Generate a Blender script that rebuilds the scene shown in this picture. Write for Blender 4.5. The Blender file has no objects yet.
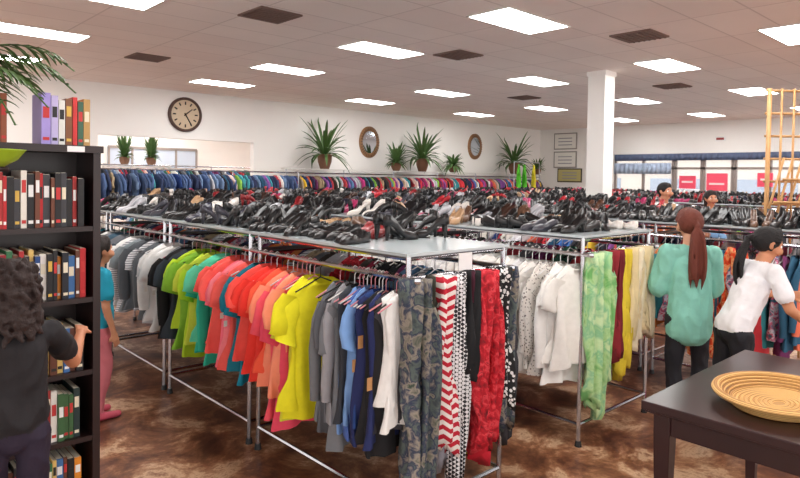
import bpy, math, random
import numpy as np
from mathutils import Vector, Matrix, noise as mnoise
rng = random.Random(11)
def lin(v):
    v/=255.0
    return v/12.92 if v<=0.04045 else ((v+0.055)/1.055)**2.4
def C(r,g,b): return (lin(r),lin(g),lin(b),1.0)
scene=bpy.context.scene
scene.view_settings.view_transform='Standard'
# ------------------------------------------------------------ materials
def mat(name,col=(.8,.8,.8,1),rough=.6,metal=0,noise=0,nscale=8,bump=0,bscale=60,attr=False,emit=None,es=0,alpha=1,trans=0):
    m=bpy.data.materials.new(name); m.use_nodes=True
    nt=m.node_tree; b=nt.nodes['Principled BSDF']
    b.inputs['Roughness'].default_value=rough; b.inputs['Metallic'].default_value=metal
    b.inputs['Base Color'].default_value=col
    src=None
    if attr:
        a=nt.nodes.new('ShaderNodeAttribute'); a.attribute_name='Col'; src=a.outputs['Color']
    if noise:
        tc=nt.nodes.new('ShaderNodeTexCoord')
        n=nt.nodes.new('ShaderNodeTexNoise'); n.inputs['Scale'].default_value=nscale; n.inputs['Detail'].default_value=5
        nt.links.new(tc.outputs['Object'],n.inputs['Vector'])
        mr=nt.nodes.new('ShaderNodeMapRange'); mr.inputs['To Min'].default_value=1-noise; mr.inputs['To Max'].default_value=1+noise
        nt.links.new(n.outputs['Fac'],mr.inputs['Value'])
        mx=nt.nodes.new('ShaderNodeVectorMath'); mx.operation='SCALE'
        if src: nt.links.new(src,mx.inputs[0])
        else: mx.inputs[0].default_value=col[:3]
        nt.links.new(mr.outputs[0],mx.inputs['Scale'])
        src=mx.outputs[0]
    if src: nt.links.new(src,b.inputs['Base Color'])
    if bump:
        tc=nt.nodes.new('ShaderNodeTexCoord')
        n=nt.nodes.new('ShaderNodeTexNoise'); n.inputs['Scale'].default_value=bscale
        nt.links.new(tc.outputs['Object'],n.inputs['Vector'])
        bp=nt.nodes.new('ShaderNodeBump'); bp.inputs['Strength'].default_value=bump; bp.inputs['Distance'].default_value=.01
        nt.links.new(n.outputs['Fac'],bp.inputs['Height']); nt.links.new(bp.outputs[0],b.inputs['Normal'])
    if emit:
        b.inputs['Emission Color'].default_value=emit; b.inputs['Emission Strength'].default_value=es
    if trans: b.inputs['Transmission Weight'].default_value=trans
    if alpha<1: b.inputs['Alpha'].default_value=alpha
    return m
def ramp_mat(name,kind,scale,stops,rough=.8,rot=(0,0,0),const=False):
    m=bpy.data.materials.new(name); m.use_nodes=True; nt=m.node_tree; b=nt.nodes['Principled BSDF']
    tc=nt.nodes.new('ShaderNodeTexCoord'); mp=nt.nodes.new('ShaderNodeMapping'); mp.inputs['Rotation'].default_value=rot
    nt.links.new(tc.outputs['Object'],mp.inputs['Vector'])
    if kind=='noise':
        t=nt.nodes.new('ShaderNodeTexNoise'); t.inputs['Detail'].default_value=7; t.inputs['Distortion'].default_value=.6
        out='Fac'
    elif kind=='voronoi': t=nt.nodes.new('ShaderNodeTexVoronoi'); out='Distance'
    elif kind=='checker': t=nt.nodes.new('ShaderNodeTexChecker'); out='Fac'
    elif kind=='wave':
        t=nt.nodes.new('ShaderNodeTexWave'); out='Fac'; t.bands_direction='Z'
    elif kind=='chev':
        t=None
        sx=nt.nodes.new('ShaderNodeSeparateXYZ'); nt.links.new(mp.outputs[0],sx.inputs[0])
        pp=nt.nodes.new('ShaderNodeMath'); pp.operation='PINGPONG'; pp.inputs[1].default_value=.02
        nt.links.new(sx.outputs[0],pp.inputs[0])
        ad=nt.nodes.new('ShaderNodeMath'); ad.operation='ADD'; nt.links.new(sx.outputs[2],ad.inputs[0]); nt.links.new(pp.outputs[0],ad.inputs[1])
        p2=nt.nodes.new('ShaderNodeMath'); p2.operation='PINGPONG'; p2.inputs[1].default_value=.022; nt.links.new(ad.outputs[0],p2.inputs[0])
        dv=nt.nodes.new('ShaderNodeMath'); dv.operation='DIVIDE'; dv.inputs[1].default_value=.022; nt.links.new(p2.outputs[0],dv.inputs[0])
        o=dv.outputs[0]
    if t:
        t.inputs['Scale'].default_value=scale; nt.links.new(mp.outputs[0],t.inputs['Vector']); o=t.outputs[out]
    r=nt.nodes.new('ShaderNodeValToRGB'); nt.links.new(o,r.inputs[0])
    if const: r.color_ramp.interpolation='CONSTANT'
    e=r.color_ramp.elements
    while len(e)<len(stops): e.new(.5)
    for i,(p,c) in enumerate(stops): e[i].position=p; e[i].color=c
    nt.links.new(r.outputs[0],b.inputs['Base Color']); b.inputs['Roughness'].default_value=rough
    return m
M={}
M['fabric']=mat('fabric',attr=True,rough=.85,noise=.12,nscale=25,bump=.15,bscale=300)
M['plastic']=mat('painted',attr=True,rough=.45)
M['shoe']=mat('shoe_leather',attr=True,rough=.28)
M['paper']=mat('book_covers',attr=True,rough=.5,noise=.1,nscale=30)
M['chrome']=mat('chrome',C(190,190,195),rough=.2,metal=1)
M['wall']=mat('wall_paint',C(246,243,239),rough=.8,noise=.03,nscale=2)
M['shelf']=mat('shelf_board',C(190,200,204),rough=.15)
M['trim']=mat('trim_paint',C(225,222,216),rough=.5)
M['darkwood']=mat('espresso_wood',C(38,20,20),rough=.35,noise=.3,nscale=14)
M['table']=mat('table_wood',C(48,26,28),rough=.28,noise=.25,nscale=10)
M['vent']=mat('vent_metal',C(116,92,82),rough=.6)
M['light']=mat('light_diffuser',(1,1,1,1),emit=(1,.985,.965,1),es=21)
M['leaf']=mat('leaf',C(76,108,56),rough=.5,noise=.4,nscale=20)
M['pot']=mat('pot',C(120,84,62),rough=.6,noise=.2)
M['glass']=mat('glass',C(225,235,240),rough=.05,alpha=.2)
M['mirror']=mat('mirror_glass',C(190,200,210),rough=.06,metal=1)
M['bluetrim']=mat('awning_paint',C(84,98,128),rough=.5)
M['sheer']=mat('sheer_curtain',C(170,186,210),rough=.8)
M['bronze']=mat('bronze_frame',C(150,138,132),rough=.4)
M['outside']=mat('pavement',C(205,202,198),rough=.9,noise=.1)
M['outwall']=mat('street_building',C(232,222,212),rough=.9,noise=.1,nscale=.6)
M['black']=mat('black',C(22,20,22),rough=.5)
M['wicker']=ramp_mat('wicker','wave',60,[(0,C(165,115,62)),(1,C(232,190,120))],rough=.7)
M['bamboo']=mat('bamboo',C(190,144,92),rough=.5,noise=.3,nscale=12)
M['chev']=ramp_mat('chevron_cloth','chev',1,[(0,C(190,24,50)),(.5,C(240,232,228))],const=True)
M['check']=ramp_mat('houndstooth_cloth','checker',70,[(0,C(30,30,36)),(.5,C(225,225,228))],rot=(.0,.78,0))
M['dots']=ramp_mat('dotted_cloth','voronoi',45,[(0,C(235,235,235)),(.42,C(25,25,28))],const=True)
M['paisley']=ramp_mat('paisley_cloth','noise',16,[(.25,C(38,44,60)),(.42,C(92,104,100)),(.5,C(44,54,80)),(.58,C(150,142,130)),(.7,C(60,76,64))])
M['redpr']=ramp_mat('red_print_cloth','noise',30,[(.3,C(120,10,24)),(.5,C(196,20,40)),(.6,C(225,70,80)),(.7,C(150,14,32))])
M['plaid']=ramp_mat('plaid_cloth','noise',7,[(.35,C(120,186,110)),(.45,C(186,222,160)),(.52,C(140,200,150)),(.6,C(206,232,180))])
M['orange']=ramp_mat('orange_print_cloth','noise',18,[(.3,C(190,40,20)),(.47,C(240,84,30)),(.55,C(240,180,120)),(.65,C(220,50,40))])
M['stripe']=ramp_mat('striped_cloth','wave',18,[(0,C(120,122,128)),(1,C(225,225,228))])
M['lace']=ramp_mat('leopard_cloth','voronoi',60,[(0,C(120,115,110)),(.3,C(228,224,218))],const=True)
M['floral']=ramp_mat('floral_cloth','noise',24,[(.3,C(40,60,110)),(.45,C(210,210,220)),(.53,C(200,70,110)),(.62,C(60,110,130))])
GM=['fabric','chev','check','dots','paisley','redpr','plaid','orange','stripe','lace','floral']
GI={k:i for i,k in enumerate(GM)}
def floor_mat():
    m=bpy.data.materials.new('stained_concrete'); m.use_nodes=True; nt=m.node_tree; b=nt.nodes['Principled BSDF']
    tc=nt.nodes.new('ShaderNodeTexCoord')
    n=nt.nodes.new('ShaderNodeTexNoise'); n.inputs['Scale'].default_value=2.3; n.inputs['Detail'].default_value=10; n.inputs['Distortion'].default_value=.35; n.inputs['Roughness'].default_value=.72
    nt.links.new(tc.outputs['Object'],n.inputs['Vector'])
    r=nt.nodes.new('ShaderNodeValToRGB'); nt.links.new(n.outputs['Fac'],r.inputs[0])
    e=r.color_ramp.elements; st=[(.3,C(58,34,26)),(.42,C(98,60,42)),(.49,C(134,88,60)),(.54,C(168,124,92)),(.58,C(206,172,140)),(.64,C(140,92,64)),(.76,C(86,52,38))]
    while len(e)<len(st): e.new(.5)
    for i,(p,c) in enumerate(st): e[i].position=p; e[i].color=c
    nt.links.new(r.outputs[0],b.inputs['Base Color'])
    b.inputs['Roughness'].default_value=.38
    bp=nt.nodes.new('ShaderNodeBump'); bp.inputs['Strength'].default_value=.08; nt.links.new(n.outputs['Fac'],bp.inputs['Height']); nt.links.new(bp.outputs[0],b.inputs['Normal'])
    return m
def ceil_mat():
    m=bpy.data.materials.new('ceiling_tiles'); m.use_nodes=True; nt=m.node_tree; b=nt.nodes['Principled BSDF']
    tc=nt.nodes.new('ShaderNodeTexCoord')
    t=nt.nodes.new('ShaderNodeTexBrick'); t.offset=0; t.inputs['Scale'].default_value=1
    t.inputs['Color1'].default_value=C(245,233,227); t.inputs['Color2'].default_value=C(250,240,234); t.inputs['Mortar'].default_value=C(224,212,206)
    t.inputs['Mortar Size'].default_value=.012; t.inputs['Brick Width'].default_value=1.22; t.inputs['Row Height'].default_value=.61; t.inputs['Mortar Smooth'].default_value=.3
    nt.links.new(tc.outputs['Object'],t.inputs['Vector'])
    n=nt.nodes.new('ShaderNodeTexNoise'); n.inputs['Scale'].default_value=.7; n.inputs['Detail'].default_value=4; nt.links.new(tc.outputs['Object'],n.inputs['Vector'])
    mr=nt.nodes.new('ShaderNodeMapRange'); mr.inputs['To Min'].default_value=.9; mr.inputs['To Max'].default_value=1.06; nt.links.new(n.outputs['Fac'],mr.inputs['Value'])
    s=nt.nodes.new('ShaderNodeVectorMath'); s.operation='SCALE'; nt.links.new(t.outputs['Color'],s.inputs[0]); nt.links.new(mr.outputs[0],s.inputs['Scale'])
    nt.links.new(s.outputs[0],b.inputs['Base Color']); b.inputs['Roughness'].default_value=.9
    return m
M['floor']=floor_mat(); M['ceil']=ceil_mat()
# ------------------------------------------------------------ mesh builder
class MB:
    def __init__(s): s.v=[]; s.f=[]; s.m=[]; s.c=[]; s.n=0
    def add(s,v,f,mi=0,col=(1,1,1,1)):
        v=np.asarray(v,dtype=float); n=s.n
        s.v.append(v); s.f.extend([tuple(i+n for i in q) for q in f]); s.m.extend([mi]*len(f))
        s.c.append(np.tile(np.array(col,dtype=float),(len(v),1))); s.n+=len(v)
    def build(s,name,mats,parent=None,smooth=True,loc=None):
        me=bpy.data.meshes.new(name); me.from_pydata(np.vstack(s.v).tolist(),[],s.f)
        for k in mats: me.materials.append(M[k] if isinstance(k,str) else k)
        me.polygons.foreach_set('material_index',s.m)
        a=me.color_attributes.new('Col','FLOAT_COLOR','POINT'); a.data.foreach_set('color',np.vstack(s.c).ravel())
        me.polygons.foreach_set('use_smooth',[smooth]*len(s.f)); me.update()
        o=bpy.data.objects.new(name,me); scene.collection.objects.link(o)
        if parent: o.parent=parent
        if loc: o.location=loc
        return o
def empty(name,loc=(0,0,0),rz=0):
    o=bpy.data.objects.new(name,None); o.location=loc; o.rotation_euler=(0,0,rz); o.empty_display_size=.1
    scene.collection.objects.link(o); return o
BF=[(0,3,2,1),(4,5,6,7),(0,1,5,4),(1,2,6,5),(2,3,7,6),(3,0,4,7)]
def box(mb,a,b,mi=0,col=(1,1,1,1),R=None,o=(0,0,0)):
    x0,y0,z0=a; x1,y1,z1=b
    v=np.array([(x0,y0,z0),(x1,y0,z0),(x1,y1,z0),(x0,y1,z0),(x0,y0,z1),(x1,y0,z1),(x1,y1,z1),(x0,y1,z1)],float)
    if R is not None: v=v@np.array(R.to_3x3()).T+np.array(o)
    mb.add(v,BF,mi,col)
def cyl(mb,p0,p1,r0,r1=None,seg=8,mi=0,col=(1,1,1,1),cap=True):
    if r1 is None: r1=r0
    p0=np.array(p0,float); p1=np.array(p1,float); d=p1-p0; d/=np.linalg.norm(d)+1e-12
    u=np.cross(d,[0,0,1]) if abs(d[2])<.9 else np.cross(d,[1,0,0]); u/=np.linalg.norm(u); w=np.cross(d,u)
    a=np.linspace(0,2*math.pi,seg,endpoint=False); cs=np.outer(np.cos(a),u)+np.outer(np.sin(a),w)
    v=np.vstack([p0+cs*r0,p1+cs*r1]); f=[(i,(i+1)%seg,seg+(i+1)%seg,seg+i) for i in range(seg)]
    if cap: f+= [tuple(range(seg-1,-1,-1)),tuple(range(seg,2*seg))]
    mb.add(v,f,mi,col)
def tube(mb,pts,r,seg=6,mi=0,col=(1,1,1,1)):
    for a,b in zip(pts[:-1],pts[1:]): cyl(mb,a,b,r,r,seg,mi,col)
def loft(mb,rings,mi=0,col=(1,1,1,1),closed=True,cap=False):
    k=len(rings[0]); v=np.vstack(rings); f=[]
    for r in range(len(rings)-1):
        for i in range(k if closed else k-1):
            j=(i+1)%k; f.append((r*k+i,r*k+j,(r+1)*k+j,(r+1)*k+i))
    if cap: f+=[tuple(range(k-1,-1,-1)),tuple(range((len(rings)-1)*k,len(rings)*k))]
    mb.add(v,f,mi,col)
def lathe(mb,prof,c,seg=20,mi=0,col=(1,1,1,1),cap=False,sx=1,sy=1):
    a=np.linspace(0,2*math.pi,seg,endpoint=False)
    loft(mb,[np.stack([c[0]+r*sx*np.cos(a),c[1]+r*sy*np.sin(a),np.full(seg,c[2]+z)],1) for r,z in prof],mi,col,cap=cap)
# ------------------------------------------------------------ garments
def garment(seed,L=.78,hw=.21,sleeve=1,seg=28,flare=.03,amp=.026):
    r=random.Random(seed); mb=MB(); ph=[r.random()*6 for _ in range(5)]; fr=r.uniform(26,42)
    prof=[(-.075,.06,.03),(-.088,.09,.034),(-.115,.14,.03),(-.15,hw*.9,.028),(-.19,hw,.034),(-.28,hw*.9,.045),(-.4,hw*.86,.05),(-.5,hw*.86,.052),(-.4-(L-.4)*.55,hw*.9,.05),(-.4-(L-.4)*.8,hw*.94+flare*.6,.05),(-L*.98,hw*.97+flare,.052),(-L,hw*.97+flare*1.05,.05)]
    rings=[]
    for z,w,th in prof:
        a=np.linspace(0,2*math.pi,seg,endpoint=False)
        x=w*np.cos(a); k=min(1,max(0,(-z-.12)/.4))
        y=th*np.sin(a)*(1+.25*np.cos(3*a+ph[0]))+amp*k*(np.sin(x*fr+ph[1]+z*2)+.55*np.sin(x*fr*1.9+ph[2]+z*4))
        x=x+.012*k*math.sin(z*9+ph[4])
        zz=z+ (0.016*np.sin(x*12+ph[3]) if z<-.5 else 0)+np.zeros(seg)
        if z>-.1: zz=zz-.03*np.clip(-np.sin(a),0,1)
        rings.append(np.stack([x,y,zz],1))
    loft(mb,rings)
    if sleeve:
        for s in (-1,1):
            q=r.uniform(-.03,.03)
            if sleeve==1: path=[(hw*.8,-.17,.06,.028),(hw*.98,-.23,.07,.03),(hw*1.10,-.31,.070,.036),(hw*1.13,-.37,.068,.038),(hw*1.13,-.39,.066,.036)]
            else: path=[(hw*.8,-.17,.058,.028),(hw*1.0,-.26,.06,.034),(hw*1.06,-.42,.052,.036),(hw*1.06,-.6,.047,.032),(hw*1.02,-.69,.042,.028)]
            rg=[]
            for i,(x,z,w,th) in enumerate(path):
                a=np.linspace(0,2*math.pi,10,endpoint=False)
                tx,tz=(.36,-.93) if sleeve==1 else (.08,-.99)
                rg.append(np.stack([s*(x+w*np.cos(a)*(-tz)),th*np.sin(a)+.012*math.sin(i*2+ph[1])+q*i*.4,z+w*np.cos(a)*tx],1))
            loft(mb,rg)
    return np.vstack(mb.v),mb.f
def strip(seed,L=.85,hw=.055,th=.03,seg=22,n=16):
    r=random.Random(seed); ph=[r.random()*6 for _ in range(3)]; mb=MB(); rings=[]
    for i in range(n+1):
        t=i/n; z=-.01-L*t; a=np.linspace(0,2*math.pi,seg,endpoint=False)
        w=hw*(.42+.58*min(1,t*3))*(1+.2*math.sin(t*7+ph[0])); x=w*np.cos(a)+.018*math.sin(t*5+ph[1])
        y=th*np.sin(a)*(.8+.3*math.sin(t*6+ph[2]))+.024*np.sin(x*110+ph[1]+t*3)
        zz=z+.05*np.sin(x*50+ph[2])*(t>.9)
        rings.append(np.stack([x,y,zz+np.zeros(seg)],1))
    loft(mb,rings,cap=True); return np.vstack(mb.v),mb.f
PS={'tee':[garment(i,.80,.205,1) for i in range(6)],'long':[garment(20+i,.80,.2,2) for i in range(4)],'tank':[garment(40+i,.78,.15,0,flare=.03) for i in range(4)],
    'lo':[garment(60+i,.8,.2,2 if i%2 else 1,seg=12) for i in range(6)],'strip':[strip(i) for i in range(10)]}
def put(mb,proto,p,mi=0,col=(1,1,1,1),rz=0,sc=(1,1,1)):
    v,f=proto; v=v*np.array(sc); c,s=math.cos(rz),math.sin(rz)
    w=np.stack([v[:,0]*c-v[:,1]*s,v[:,0]*s+v[:,1]*c,v[:,2]],1)+np.array(p); mb.add(w,f,mi,col)
def hanger(mb,p,rz=0,col=C(235,235,235)):
    c,s=math.cos(rz),math.sin(rz)
    def T(x,z): return (p[0]+x*c,p[1]+x*s,p[2]+z)
    tube(mb,[T(-.012,.012),T(0,.02),T(.016,.01),T(.014,-.008),T(0,-.025),T(0,-.075)],.0028,5,0,col)
    tube(mb,[T(-.16,-.14),T(0,-.075),T(.16,-.14)],.004,5,0,col)
PAL=[C(*c) for c in [(30,30,36),(40,46,80),(225,222,216),(110,112,118),(160,40,50),(200,70,80),(40,90,120),(70,60,55),(170,150,120),(60,110,90),(210,120,60),(120,50,100),(90,130,170),(230,200,190),(50,50,60),(190,190,195),(30,30,36),(150,30,60)]]
BRT=[C(*c) for c in [(220,60,70),(235,120,90),(240,200,60),(60,150,160),(70,120,190),(225,222,216),(200,60,130),(130,180,70),(40,40,50),(150,90,170),(230,230,235),(30,60,120)]]
DEN=[C(*c) for c in [(60,80,120),(80,105,150),(45,58,92),(105,130,165),(70,92,130)]]
# ------------------------------------------------------------ shoes
def shoe(hh,opening=True,w=1.0):
    mb=MB(); S=[(-.128,.5,.055,.012),(-.12,.5,.07,.026),(-.09,.5,.062,.031),(-.04,.4,.045,.031),(.0,.15,.042,.034),(.035,.0,.05,.04),(.075,0,.042,.041),(.11,0,.028,.03),(.13,.0,.016,.012)]
    rg=[]
    for i,(x,k,h,hw) in enumerate(S):
        b=hh*min(1,k/.5)
        hw*=w; t=b+h
        inn=(t-.004 if i in(0,1,8) else (b+.014 if (opening and i<5) else t+.008))
        rg.append(np.array([(x,-hw*.85,b),(x,-hw,b+h*.4),(x,-hw*.8,t),(x,-hw*.55,inn),(x,hw*.55,inn),(x,hw*.8,t),(x,hw,b+h*.4),(x,hw*.85,b)]))
    loft(mb,rg,cap=True)
    if hh>.02:
        r0,r1=(.022,.009) if hh>.055 else (.028,.024)
        cyl(mb,(-.1,0,hh+.01),(-.105,0,0),r0,r1,8)
    box(mb,(-.0,-.034*w,0),(.115,.034*w,.006))
    return np.vstack(mb.v),mb.f
SH=[shoe(.0,True),shoe(.03,True),shoe(.07,True,.92),shoe(.09,True,.9),shoe(.025,False,1.05),shoe(.08,True,.9),shoe(.095,True,.85)]
SC=[C(22,20,22)]*24+[C(14,14,17)]*8+[C(60,36,28),C(100,70,52),C(185,150,115),C(140,28,34),C(180,180,186),C(226,220,214),C(60,60,70),C(34,34,54),C(80,50,34),C(170,50,96)]
def shoes_on(name,x0,x1,y0,y1,z,rows,red=0,dens=.095):
    mb=MB(); w=(x1-x0)/rows
    for r in range(rows):
        y=y0+.06
        while y<y1-.05:
            p=rng.choice(SH); c=rng.choice(SC)
            if rng.random()<red: c=C(170,35,45)
            base=math.pi+rng.uniform(-.5,.5) if rng.random()<.6 else rng.uniform(0,6.28)
            for k in range(2):
                sc=rng.uniform(.78,.94)
                put(mb,p,(x0+w*(r+.5)+rng.uniform(-.05,.05),y,z),0,c,base+rng.uniform(-.2,.2),(sc,sc,sc)); y+=dens*rng.uniform(.7,1.1)
            y+=rng.uniform(0,.03)
    return mb.build(name,['shoe'])
# ------------------------------------------------------------ racks
RZ=1.23; SZ=1.345
def rack_frame(parent,x0,x1,y0,y1,mod=1.38):
    mb=MB(); n=max(1,round((y1-y0)/mod)); L=(y1-y0)/n
    for i in range(n):
        a=y0+i*L+(.0 if i==0 else .11); b=y0+(i+1)*L
        for x in (x0,x1):
            for y in (a,b):
                cyl(mb,(x,y,.03),(x,y,SZ-.01),.0135,seg=8); cyl(mb,(x,y,0),(x,y,.035),.024,.018,seg=8,mi=1)
            cyl(mb,(x,a,.14),(x,b,.14),.011,seg=6)
        for y in (a,b):
            for z in (.14,RZ,SZ-.02): cyl(mb,(x0,y,z),(x1,y,z),.0115,seg=6)
    for x in (x0,x1):
        cyl(mb,(x,y0-.06,RZ),(x,y1+.06,RZ),.014,seg=8); cyl(mb,(x,y0,SZ-.02),(x,y1,SZ-.02),.011,seg=6)
        for e in (y0-.06,y1+.06): lathe(mb,[(0,-.018),(.018,-.012),(.02,0),(.018,.012),(0,.018)],(x,e,RZ),8)
    box(mb,(x0-.03,y0-.02,SZ-.008),(x1+.03,y1+.02,SZ+.006),2)
    mb.build('frame',['chrome','black','shelf'],parent,smooth=False)
def fill(mb,hb,x,y0,y1,pal,kinds,step,z=RZ,hang=True,jit=.25,pat=.2):
    y=y0
    while y<y1:
        k=rng.choice(kinds); pr=rng.choice(PS[k]); c=rng.choice(pal)
        nrep=rng.choice([1,1,2]); mi=rng.choice([GI['floral'],GI['stripe'],GI['dots'],GI['floral'],GI['redpr'],GI['paisley']]) if rng.random()<pat else 0
        for _ in range(nrep):
            l=rng.uniform(.85,1.08); put(mb,pr,(x+rng.uniform(-.015,.015),y,z),mi,c,rng.uniform(-jit,jit),(rng.uniform(.9,1.05),.8,l))
            if hang: hanger(hb,(x,y,z),rng.uniform(-.2,.2),rng.choice([C(235,235,235),C(20,20,20),C(200,200,205)]))
            y+=step*rng.uniform(.8,1.2)
e=empty('clothing_rack'); rack_frame(e,2.0,2.7,2.085,7.4)
mb=MB(); hb=MB()
lime=C(172,204,36); yel=C(236,228,30); cor=C(240,92,84); pink=C(240,110,130); red=C(236,56,44); sal=C(248,144,112); teal=C(0,130,156); tg=C(36,176,144); gry=C(120,124,130); nav=C(28,38,88); blu=C(120,160,215); blk=C(20,20,24); wht=C(236,236,234)
seq=[(8.2,gry,'tee',.8,0),(8.0,nav,'tee',.8,0),(7.85,wht,'tee',.8,0),(7.7,gry,'tee',.8,0),(7.5,blk,'tee',.8,0),(7.35,wht,'tee',.8,0),(7.2,gry,'tee',.8,0),(7.05,teal,'tee',.8,0),(6.9,blk,'tee',.8,0),(6.75,wht,'long',.8,0),(6.6,gry,'tee',.8,0),(6.45,C(60,90,110),'long',.8,0),(6.3,gry,'tee',.8,0),(6.15,C(70,80,90),'tee',.8,0),(6.0,wht,'long',.75,0),(5.88,gry,'long',.8,'stripe'),(5.76,C(130,140,145),'tee',.78,0),(5.64,C(80,86,92),'long',.8,0),(5.5,gry,'tee',.72,'stripe'),(5.38,C(90,95,100),'long',.8,0),(5.28,C(205,210,214),'tee',.78,0),(5.17,wht,'long',.8,0),(5.06,wht,'tee',.84,0),(4.95,gry,'long',.82,0),(4.86,blk,'tee',.9,0),(4.78,blk,'long',.9,0),(4.7,C(40,50,60),'tee',.85,0),
 (4.6,lime,'tee',.8,0),(4.52,C(130,184,50),'tee',.92,0),(4.43,lime,'tee',.94,0),(4.34,C(190,205,60),'tee',.84,0),(4.25,tg,'tee',.84,0),(4.17,C(90,205,165),'tee',.78,0),(4.08,tg,'long',.92,0),(4.0,cor,'tee',.72,0),(3.93,cor,'tee',.82,0),(3.86,pink,'tee',.86,0),(3.79,C(244,130,140),'tee',.8,0),(3.72,cor,'tee',.9,0),(3.64,C(10,110,130),'tee',.92,0),(3.56,teal,'tee',.96,0),(3.48,C(236,80,70),'tee',.74,0),(3.40,red,'tee',.8,0),(3.33,red,'tee',.86,0),(3.26,C(244,90,60),'tee',.8,0),(3.19,sal,'tee',.88,0),(3.14,C(240,86,104),'tee',1.03,0),(3.08,C(250,150,120),'tee',.9,0),(3.03,C(236,76,104),'tee',1.15,0),(2.99,C(216,214,60),'tee',1.0,0),(2.94,yel,'tee',.97,0),(2.87,yel,'tee',1.03,0)]
seq=[(2.80+(y-2.9)*.83,c,k,l,m,1.) for y,c,k,l,m in seq]
seq+=[(2.60,gry,'long',.96,0,.72),(2.56,C(90,92,98),'tee',1.05,0,.75),(2.52,C(160,160,166),'long',.92,0,.72),(2.48,gry,'tee',1.12,0,.7),(2.44,C(50,54,62),'tank',.95,0,1),(2.41,blu,'tank',1.0,0,1),(2.38,C(70,100,170),'tank',.96,0,1),(2.35,blu,'tee',.9,0,.7),(2.32,nav,'tank',.98,0,1),(2.29,nav,'tank',1.0,0,1),(2.265,C(30,60,120),'tank',.9,0,1),(2.24,blk,'tank',1.0,0,1),(2.215,nav,'tank',.95,0,1),(2.19,blk,'tank',1.05,0,.95),(2.165,C(60,60,66),'tank',.95,0,.9),(2.14,wht,'tank',.78,0,.85),(2.115,wht,'tank',.88,0,.8)]
for i,(y,c,k,l,mt,sx) in enumerate(seq):
    put(mb,PS[k][i%len(PS[k])],(2.0+rng.uniform(-.02,.02),y,RZ),GI[mt] if mt else 0,c,rng.uniform(-.2,.2),(sx*rng.uniform(.92,1.0),.75,l*rng.uniform(.96,1.04))); hanger(hb,(2.0,y,RZ),rng.uniform(-.1,.1),rng.choice([C(235,235,235),C(30,30,30),C(225,150,160)]))
fill(mb,hb,2.7,2.3,7.2,PAL,['tee','long'],.075)
for i,(x,dy,mt,c,l,w) in enumerate([(2.00,0,'paisley',0,1.18,1.15),(2.065,-.03,'paisley',0,1.12,1.1),(2.13,.02,'fabric',C(60,60,50),.95,.8),(2.185,-.02,'chev',0,.98,1.1),(2.24,.03,'fabric',C(150,150,160),1.1,.9),(2.28,-.01,'check',0,1.18,1.2),(2.33,.03,'check',0,.95,1.0),(2.375,-.01,'fabric',blk,.62,1.1),(2.42,.03,'fabric',C(70,20,40),.95,1.0),(2.45,-.03,'redpr',0,1.05,.9),(2.50,.02,'fabric',C(205,30,50),1.15,.9),(2.535,-.03,'redpr',0,1.0,.8),(2.58,.02,'dots',0,.9,1.1),(2.63,-.02,'dots',0,.84,1.0),(2.69,.0,'paisley',0,1.0,1.0),(2.73,.04,'fabric',C(60,60,66),1.1,1.0)]):
    put(mb,PS['strip'][i%10],(x,2.05+dy,RZ+.02),GI[mt],c or (1,1,1,1),rng.uniform(-.4,.4),(w,1.3,l))
mb.build('garments',GM,e); hb.build('hangers',['plastic'],e)
mb=MB(); box(mb,(2.33,2.07,RZ+.012),(2.43,2.075,RZ+.1),0,C(240,240,240)); cyl(mb,(2.38,2.08,RZ),(2.38,2.08,RZ+.05),.004); mb.build('sign_card',['plastic'],e,smooth=False)
mb=MB()
for i in range(8):
    y=rng.uniform(2.9,5.6); z=rng.uniform(.75,1.0); x=1.775+rng.uniform(-.01,.02)
    box(mb,(x,y,z),(x+.022,y+.002,z+.035),0,C(235,232,225))
for y,z in((2.32,.78),(2.21,.72),(2.28,.9)): box(mb,(1.84,y-.03,z),(1.87,y-.028,z+.06),0,C(190,140,90))
mb.build('price_tags',['plastic'],e,smooth=False)
e=empty('clothing_rack'); rack_frame(e,3.56,4.46,2.12,9.6)
mb=MB(); hb=MB(); WH=[C(246,246,244),C(236,234,229),C(222,222,224),C(250,248,243)]
y=2.17; i=0
while y<4.3:
    mt=GI['lace'] if i in(3,4) else 0
    put(mb,PS[rng.choice(['tee','long'])][i%4],(3.56,y,RZ),mt,rng.choice(WH),rng.uniform(-.25,.25),(rng.uniform(.9,1.05),.8,rng.uniform(.84,1.04))); hanger(hb,(3.56,y,RZ),0); y+=.055; i+=1
fill(mb,hb,3.56,4.35,9.5,PAL,['tee','long'],.07); fill(mb,hb,4.46,2.45,9.5,PAL,['lo'],.085)
for i,(x,mt,c,l,w) in enumerate([(3.62,'plaid',0,1.12,1.3),(3.70,'plaid',0,1.22,1.4),(3.78,'plaid',0,1.05,1.2),(3.86,'fabric',C(150,40,50),.8,.8),(3.92,'fabric',C(120,30,40),.85,.8),(3.98,'fabric',C(236,212,60),1.0,1.0),(4.04,'fabric',C(226,200,60),.92,.9),(4.12,'fabric',C(236,218,170),.72,1.2),(4.2,'fabric',C(242,230,200),.8,1.3),(4.28,'fabric',C(232,214,170),.7,1.0),(4.36,'fabric',C(225,210,180),.75,1.0)]):
    put(mb,PS['strip'][i%10],(x,2.08,RZ+.02),GI[mt],c or (1,1,1,1),rng.uniform(-.3,.3),(w,1.15,l))
mb.build('garments',GM,e); hb.build('hangers',['plastic'],e)
e=empty('clothing_rack'); rack_frame(e,5.42,6.3,1.2,10.4)
mb=MB(); hb=MB(); fill(mb,hb,5.42,1.3,10.3,BRT+PAL,['tee','long'],.06); fill(mb,hb,6.3,1.3,10.3,PAL,['lo'],.09)
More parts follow.
